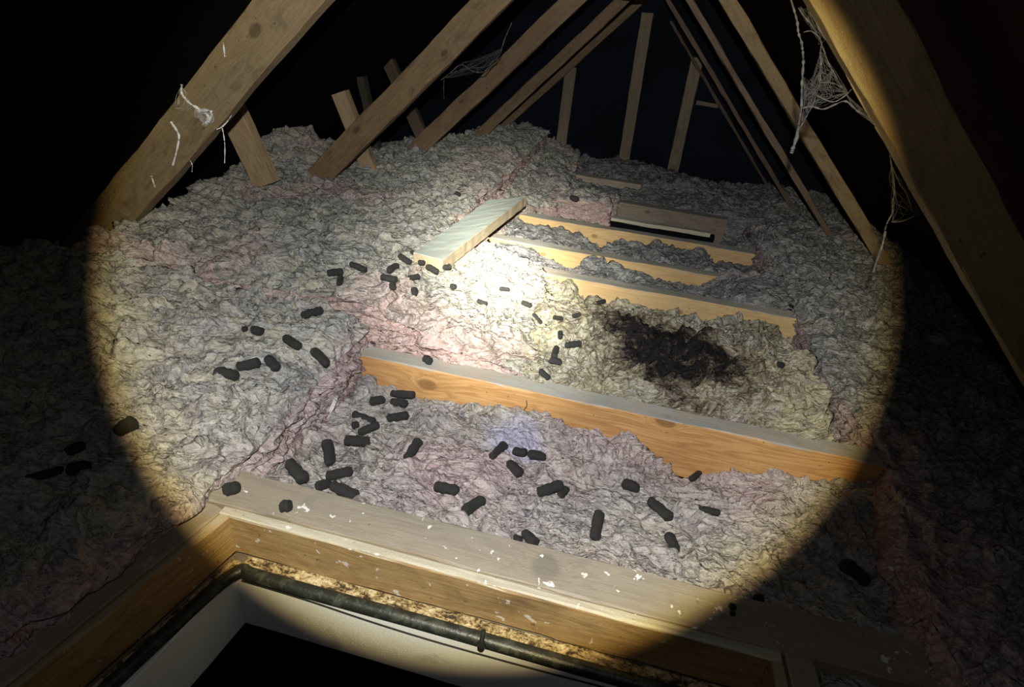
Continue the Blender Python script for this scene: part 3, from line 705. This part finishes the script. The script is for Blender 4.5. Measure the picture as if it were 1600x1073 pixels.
DROPS = [
 (511, 427, 536, 424, 11, 'dropping at the left end of the upper-left pair, lying level, on grey wool'),
 (532, 431, 529, 445, 9, 'small upright dropping just below the left end of the upper-left pair'),
 (547, 411, 572, 422, 9, 'upper-left dropping tilted down to the right, alone on grey wool'),
 (471, 493, 505, 484, 12, 'dropping above the pink cut corner on the left batt, tilted up to the right'),
 (379, 515, 386, 513, 8, 'tiny half-buried dropping left of a stubby one on the left batt'),
 (392, 513, 412, 519, 13, 'stubby dropping farthest up the left batt, beside a tiny one'),
 (444, 526, 469, 543, 13, 'dropping sloping down right on the left batt, above the steeper one'),
 (488, 546, 512, 570, 13, 'steep dropping nearest the pink cut edge on the left batt'),
 (369, 573, 407, 565, 14, 'long dropping in the left batt row, between the level one and the oval one'),
 (418, 559, 433, 575, 14, 'short oval dropping at the right of the left batt row'),
 (335, 581, 373, 589, 16, 'plump level dropping at the left of the left batt row'),
 (178, 676, 213, 655, 17, 'dropping on the yellow rim of the torchlight at far left'),
 (104, 706, 134, 694, 14, 'dim curved dropping, topmost of the dark group at far left'),
 (104, 734, 143, 728, 15, 'dim dropping in the dark group at far left, right of the slimmest'),
 (38, 748, 100, 733, 10, 'long slim dim dropping, leftmost in the dark at far left'),
 (623, 399, 642, 411, 9, 'dropping left of the lower end of the grey board, tilted down right'),
 (607, 423, 622, 414, 10, 'dropping tilted up right, above the long level one, left of the board'),
 (595, 432, 620, 437, 10, 'long dropping left of the board, directly over the upright stub'),
 (613, 440, 614, 452, 10, 'upright stub under the long dropping left of the board'),
 (647, 450, 648, 462, 10, 'upright stub alone, lowest of the cluster left of the board'),
 (637, 434, 656, 431, 8, 'ragged dropping in the middle of the cluster left of the board'),
 (653, 410, 665, 411, 9, 'short dropping against the end grain of the grey board, left one'),
 (667, 416, 684, 425, 9, 'dropping just below the end grain of the grey board, tilted down right'),
 (691, 418, 705, 416, 8, 'small dropping at the right corner of the grey board end'),
 (703, 447, 714, 449, 9, 'round dropping alone in the white-hot torch spot, leftmost there'),
 (780, 451, 797, 453, 7, 'level dropping in the brightest part of the torch spot, near the joist'),
 (745, 469, 762, 476, 8, 'dropping in the torch spot tilted down right, lower middle'),
 (815, 472, 831, 478, 8, 'dropping at the right side of the torch spot, above a steep slim one'),
 (833, 490, 846, 505, 6, 'slim steep dropping at the right edge of the torch spot'),
 (864, 495, 880, 498, 7, 'dropping on cream wool left of the wool notch at the pale joist'),
 (894, 494, 908, 491, 7, 'dropping at the wool notch below the pale joist'),
 (875, 518, 875, 528, 8, 'tiny upright dropping on cream wool above the group of three'),
 (883, 539, 908, 536, 10, 'rightmost dropping of the group left of the dark stain'),
 (870, 542, 865, 558, 10, 'steep dropping left of the dark stain, above a level one'),
 (858, 562, 878, 567, 11, 'level dropping at the foot of the cream wool left of the dark stain'),
 (843, 577, 859, 592, 9, 'dropping half tucked behind the orange joist at the end of the cream wool'),
 (928, 475, 946, 470, 7, 'dropping on the crest of the stained wool against the pale joist'),
 (663, 558, 673, 567, 13, 'round dropping sitting on the dusty top of the orange joist'),
 (610, 614, 648, 617, 12, 'long level dropping under the knot of the orange joist, top of its pile'),
 (610, 627, 637, 631, 12, 'dropping directly under the long level one below the joist knot'),
 (577, 628, 602, 624, 13, 'dropping left of the pile below the joist knot'),
 (551, 645, 586, 660, 12, 'upper dropping of the crossed pair on mauve wool, sloping down right'),
 (560, 676, 593, 663, 12, 'lower dropping of the crossed pair on mauve wool, sloping up right'),
 (550, 666, 561, 662, 11, 'small round dropping at the left of the crossed pair'),
 (604, 653, 639, 648, 13, 'level dropping right of the crossed pair'),
 (538, 687, 580, 691, 15, 'long level dropping below the crossed pair'),
 (510, 689, 515, 725, 16, 'upright dropping on mauve wool left of centre, between two others'),
 (451, 720, 476, 749, 17, 'leaning dropping on mauve wool nearest the pink cut edge'),
 (509, 745, 551, 735, 15, 'upper dropping of the heap of three at the wide timber'),
 (493, 761, 518, 755, 14, 'left dropping of the heap of three at the wide timber'),
 (518, 756, 557, 775, 16, 'lower right dropping of the heap of three at the wide timber'),
 (348, 767, 377, 760, 18, 'dropping at the left end of the wide timber top'),
 (439, 791, 455, 791, 17, 'stubby grey dropping on the wide timber top among paint flecks'),
 (634, 716, 655, 687, 14, 'steep dropping alone in the middle of the mauve wool'),
 (679, 759, 716, 766, 15, 'level dropping above the wide timber, left of the tilted one'),
 (723, 801, 758, 779, 16, 'dropping tilted up right, closest to the wide timber mid-length'),
 (767, 714, 789, 693, 13, 'dropping tilted up right below the pale lilac tuft'),
 (801, 704, 824, 708, 13, 'grey faded dropping between two black ones right of the lilac tuft'),
 (824, 709, 853, 715, 14, 'black dropping at the right of the row under the lilac tuft'),
 (793, 720, 816, 742, 15, 'dropping sloping down right, lowest of the group under the lilac tuft'),
 (840, 770, 879, 756, 16, 'long ribbed dropping with a broken piece at its right end'),
 (874, 775, 888, 762, 12, 'broken piece at the right end of the long ribbed dropping'),
 (817, 829, 840, 851, 15, 'dropping at the back edge of the wide timber, right of a tiny one'),
 (802, 838, 816, 845, 10, 'tiny dropping at the back edge of the wide timber'),
 (972, 754, 999, 764, 15, 'short black dropping against the pink ruffled wool'),
 (1014, 779, 1048, 809, 15, 'long dropping sloping down right under the pink ruffled wool'),
 (937, 798, 929, 843, 16, 'long near-upright dropping in the right half of the mauve bay'),
 (1043, 833, 1057, 863, 14, 'upright dropping on yellow-green wool, lowest at the right'),
 (1089, 792, 1125, 801, 9, 'thin ragged dropping right of the ruffled wool'),
 (1079, 749, 1094, 738, 9, 'small dropping at the bottom edge of the orange joist'),
 (1314, 876, 1357, 912, 17, 'long dim dropping in the dark at lower right beside a white chip'),
 (1179, 935, 1193, 936, 13, 'dim round dropping at the back edge of the wide timber on the right'),
 (1139, 946, 1151, 950, 9, 'dim crumb on the wide timber top, upper of two'),
 (1141, 957, 1149, 960, 7, 'dim crumb on the wide timber top, lower of two'),
 (1214, 567, 1225, 572, 8, 'small dropping on olive wool right of the dark stain'),
 (891, 307, 904, 313, 8, 'small dropping on pale wood far back, beyond the grey board'),
 (712, 301, 719, 305, 6, 'tiny dropping on rear wool left of the far end of the board'),
 (641, 392, 648, 397, 5, 'tiny dropping touching the left corner of the grey board end'),
]
for i, (x1, y1, x2, y2, wpx, lab) in enumerate(DROPS):
    h1, h2, hm = hit(x1, y1), hit(x2, y2), hit((x1+x2)/2, (y1+y2)/2)
    if not (h1 and h2 and hm): print('miss', i, lab); continue
    dist = (hm[0]-EYE).length
    mid = hm[0]
    # the dropping lies on the local surface: both end rays meet the plane through the middle hit, normal half way to vertical
    nn = (hm[1] if hm[1].z > .2 else Vector((0, 0, 1))); nn = (nn*.35+Vector((0, 0, 1))*.65).normalized()
    def onp(u, v):
        d = ray(u, v); t = (mid-EYE).dot(nn)/d.dot(nn); return EYE+d*t
    A, B = onp(x1, y1), onp(x2, y2)
    Dv = B-A; L = Dv.length; X = Dv.normalized()
    dia = wpx*dist/F_PX*1.0
    Z = (nn-X*nn.dot(X)).normalized(); Y = Z.cross(X)
    L = min(max(L, dia*1.05), .085); ratio = L/dia
    key = min(PROT, key=lambda q: abs(q-ratio)); me = PROT[key][i % 3]
    o = bpy.data.objects.new('rodent_dropping', me); COL.objects.link(o)
    s1 = L; s2 = dia*key
    back = -ray((x1+x2)/2, (y1+y2)/2).normalized()
    pos = mid+back*dia*.40
    for _ in range(12):                                     # lift it until it rests on the tufts instead of sinking in
        sunk = False
        for q in (-.38, 0, .38):
            p = pos+X*(L*q)
            for b in BV:
                r = b.ray_cast(p+Vector((0, 0, .25)), Vector((0, 0, -1)))
                if r[0] is not None and r[0].z > p.z-dia*.30: sunk = True
        if not sunk: break
        pos = pos+back*.003
    o.matrix_world = Matrix(((X.x*s1, Y.x*s2, Z.x*s2, pos.x), (X.y*s1, Y.y*s2, Z.y*s2, pos.y), (X.z*s1, Y.z*s2, Z.z*s2, pos.z), (0, 0, 0, 1)))
    tag(o, lab, 'dropping', 'rodent droppings on the wool and timbers')

# ------------------------------------------------------------------ cobwebs
def web(name, strands, y, label, sheets=(), rad=.0022, seed=0, mat=None):
    rnd = random.Random(seed); V = []; Fc = []
    def add(pts3, r, lumps=.5):
        v, f = tube(None, pts3, r, None, ns=5, lumps=lumps, seed=rnd.randint(0, 9999), sub=6)
        b = len(V); V.extend(v); Fc.extend([tuple(b+i for i in q) for q in f])
    def P3(u, v): return at(u, v, 1, y+rnd.uniform(-.012, .012))
    for s in strands:
        r = rad*(s[0] if isinstance(s[0], (int, float)) else 1); pts = [p for p in s if isinstance(p, tuple)]
        P = []
        for a, b in zip(pts, pts[1:]):
            n = max(1, int(math.hypot(a[0]-b[0], a[1]-b[1])/14))
            for q in range(n): P.append(P3(a[0]+(b[0]-a[0])*q/n+rnd.uniform(-1.5, 1.5), a[1]+(b[1]-a[1])*q/n+rnd.uniform(-1.5, 1.5)))
        P.append(P3(*pts[-1])); add(P, r, .55)
    for poly, cnt in sheets:     # many hair-fine threads between points of an outline
        for _ in range(cnt):
            a = rnd.choice(poly); b = rnd.choice(poly)
            if a == b: continue
            c = rnd.choice(poly)
            t = rnd.random(); a2 = (a[0]+(c[0]-a[0])*t*.5, a[1]+(c[1]-a[1])*t*.5)
            m = ((a2[0]+b[0])/2+rnd.uniform(-6, 6), (a2[1]+b[1])/2+rnd.uniform(-2, 8))
            add([P3(*a2), P3(*m), P3(*b)], rad*.11, .3)
    c0 = sum(V, Vector())/len(V)
    me = bpy.data.meshes.new(name); me.from_pydata([v-c0 for v in V], [], Fc); me.update(); smooth(me)
    o = obj(name, me, mat or M_web); o.location = c0; tag(o, label, 'cobweb', 'dusty cobwebs'); return o
web('cobweb', [[1.1, (1234, -12), (1241, 14), (1249, 50), (1254, 85), (1254, 130), (1253, 170), (1249, 190), (1243, 215), (1238, 235)],
               [.9, (1253, 170), (1268, 165), (1285, 170), (1305, 162), (1322, 158), (1340, 172), (1355, 182), (1368, 196)],
               [.7, (1249, 12), (1268, 40), (1283, 68), (1283, 100), (1280, 130), (1274, 152), (1262, 178), (1250, 200)],
               [.6, (1283, 68), (1295, 100), (1312, 130), (1330, 160)], [.6, (1276, 150), (1300, 160), (1320, 150), (1330, 140)],
               [.5, (1254, 50), (1268, 48), (1280, 58)], [.5, (1280, 130), (1300, 128), (1318, 138)], [.6, (1262, 14), (1290, 62)],
               [1.6, (1249, 195), (1244, 215), (1239, 232), (1237, 238)]], 1.45,
    'large dusty cobweb hanging from the upper part of the big right rafter',
    [([(1283, 80), (1300, 110), (1325, 145), (1300, 150), (1276, 140), (1282, 110), (1255, 150), (1262, 168)], 110), ([(1255, 120), (1275, 140), (1262, 176), (1252, 190)], 40), ([(1325, 150), (1340, 168), (1365, 192), (1350, 176)], 30), ([(1250, 10), (1262, 12), (1290, 62), (1283, 68)], 20)], seed=1)
web('cobweb', [[.8, (1389, 240), (1395, 262), (1397, 300), (1393, 330), (1386, 350), (1380, 380), (1372, 400), (1364, 425)],
               [.5, (1395, 262), (1405, 285), (1418, 305), (1425, 328)], [.6, (1393, 345), (1410, 345), (1428, 338), (1446, 332)],
               [1.2, (1384, 360), (1378, 385), (1372, 400), (1365, 424)]], 1.45,
    'lower ragged cobweb under the middle of the big right rafter',
    [([(1392, 260), (1400, 300), (1425, 328), (1440, 335), (1395, 345)], 40)], rad=.0018, seed=2)
web('cobweb', [[.8, (690, 125), (705, 112), (722, 100), (740, 110), (755, 112), (768, 100), (780, 85), (790, 60), (800, 35)],
               [.6, (693, 125), (692, 140), (694, 154)], [.5, (705, 113), (730, 108), (760, 104), (775, 92)]], 2.75,
    'cobweb strung between the second and third left rafters', [([(695, 122), (722, 98), (745, 112), (770, 95), (785, 75)], 70)], rad=.0028, seed=3)
web('cobweb', [[.8, (298, 250), (299, 258), (300, 268)]], 1.695, 'tiny cobweb tail under the lower third of the thick left rafter', rad=.0018, seed=14, mat=M_webw)
web('cobweb', [[1, (340, 203), (347, 200), (353, 190), (362, 180)], [.9, (348, 200), (351, 215), (351, 232), (351, 255)]], 1.695,
    'small cobweb dangling below the middle of the thick left rafter', rad=.0018, seed=4, mat=M_webw)
web('cobweb', [[.8, (228, 345), (218, 352), (216, 365), (212, 380)], [.6, (219, 350), (222, 370)]], 1.68,
    'wisp of cobweb at the foot of the thick left rafter', rad=.0025, seed=5)
web('cobweb', [[1.5, (283, 132), (285, 148), (296, 160), (312, 172), (325, 182), (322, 192)], [1.9, (312, 172), (330, 174), (326, 190)]], 1.692,
    'upper white cobweb patch stuck on the face of the thick left rafter', [([(305, 168), (332, 174), (326, 192), (318, 190)], 60), ([(283, 135), (290, 150), (300, 165), (275, 170)], 30)], rad=.0026, seed=6, mat=M_webw)
web('cobweb', [[1.4, (268, 192), (277, 203), (281, 215), (276, 238), (270, 258)]], 1.692,
    'curved white cobweb streak low on the face of the thick left rafter', rad=.0024, seed=7, mat=M_webw)
web('cobweb', [[1.1, (350, 66), (351, 88)]], 1.692, 'short white cobweb streak high on the thick left rafter near its knot', rad=.0022, seed=8, mat=M_webw)
web('cobweb', [[1.1, (237, 276), (242, 292)]], 1.692, 'short white cobweb streak near the foot of the thick left rafter', rad=.0022, seed=9, mat=M_webw)

# loose fibre tufts pulled out of the cut edge
for (pts, lab, sd) in (([(525, 622), (519, 636), (514, 650)], 'white forked fibre tuft hanging from the pink cut edge of the left batt', 1),):
    hp = [hit(*p) for p in pts]
    if all(hp):
        b0 = [h_[0]-ray(*p).normalized()*(.012+.004*i) for i, (h_, p) in enumerate(zip(hp, pts))]
        V, Fc = [], []
        for q in range(9):
            rn = random.Random(sd*20+q); j = lambda a: Vector((rn.uniform(-a, a), rn.uniform(-a, a), rn.uniform(-a, a)))
            v, f = tube(None, [b0[0]+j(.004), b0[1]+j(.004), b0[2]+j(.008)], [.0022, .0018, .0006], None, ns=5, lumps=.3, seed=q, sub=5)
            b = len(V); V += v; Fc += [tuple(b+i for i in x) for x in f]
        me = bpy.data.meshes.new('wool_tuft'); me.from_pydata([v-b0[0] for v in V], [], Fc); me.update(); smooth(me)
        o = obj('wool_tuft', me, M_webw if sd == 1 else M_near); o.location = b0[0]; tag(o, lab, 'tuft')

# ------------------------------------------------------------------ small bits
h = hit(1395, 890)
if h:
    bm = bmesh.new(); bmesh.ops.create_cube(bm, size=1)
    for v in bm.verts: v.co = Vector((v.co.x*.018*(1+.2*v.co.y), v.co.y*.010*(1-.15*v.co.x), v.co.z*.004+.001*v.co.x))
    bmesh.ops.bevel(bm, geom=bm.edges[:], offset=.0008, segments=1, affect='EDGES')
    me = bpy.data.meshes.new('paint_chip'); bm.to_mesh(me); bm.free(); o = obj('paint_chip', me, M_chip); o.location = h[0]+Vector((0, 0, .004)); o.rotation_euler = (0, 0, .3)
    tag(o, 'small white chip on dark wool at lower right', 'chip')
for (u, v, lab) in ((820, 634, 'bent nail sticking out of the wool against the orange joist'), (783, 342, 'splinter of white wool on the side of the grey board')):
    h = hit(u, v)
    if h and u == 820:
        p = h[0]; tube_o = tube('nail', [p+Vector((0, -.01, -.015)), p+Vector((.003, -.012, 0)), p+Vector((.008, -.012, .012)), p+Vector((.004, -.012, .03))], .0016, M_nail, None, 6)
        tag(tube_o, lab, 'nail')
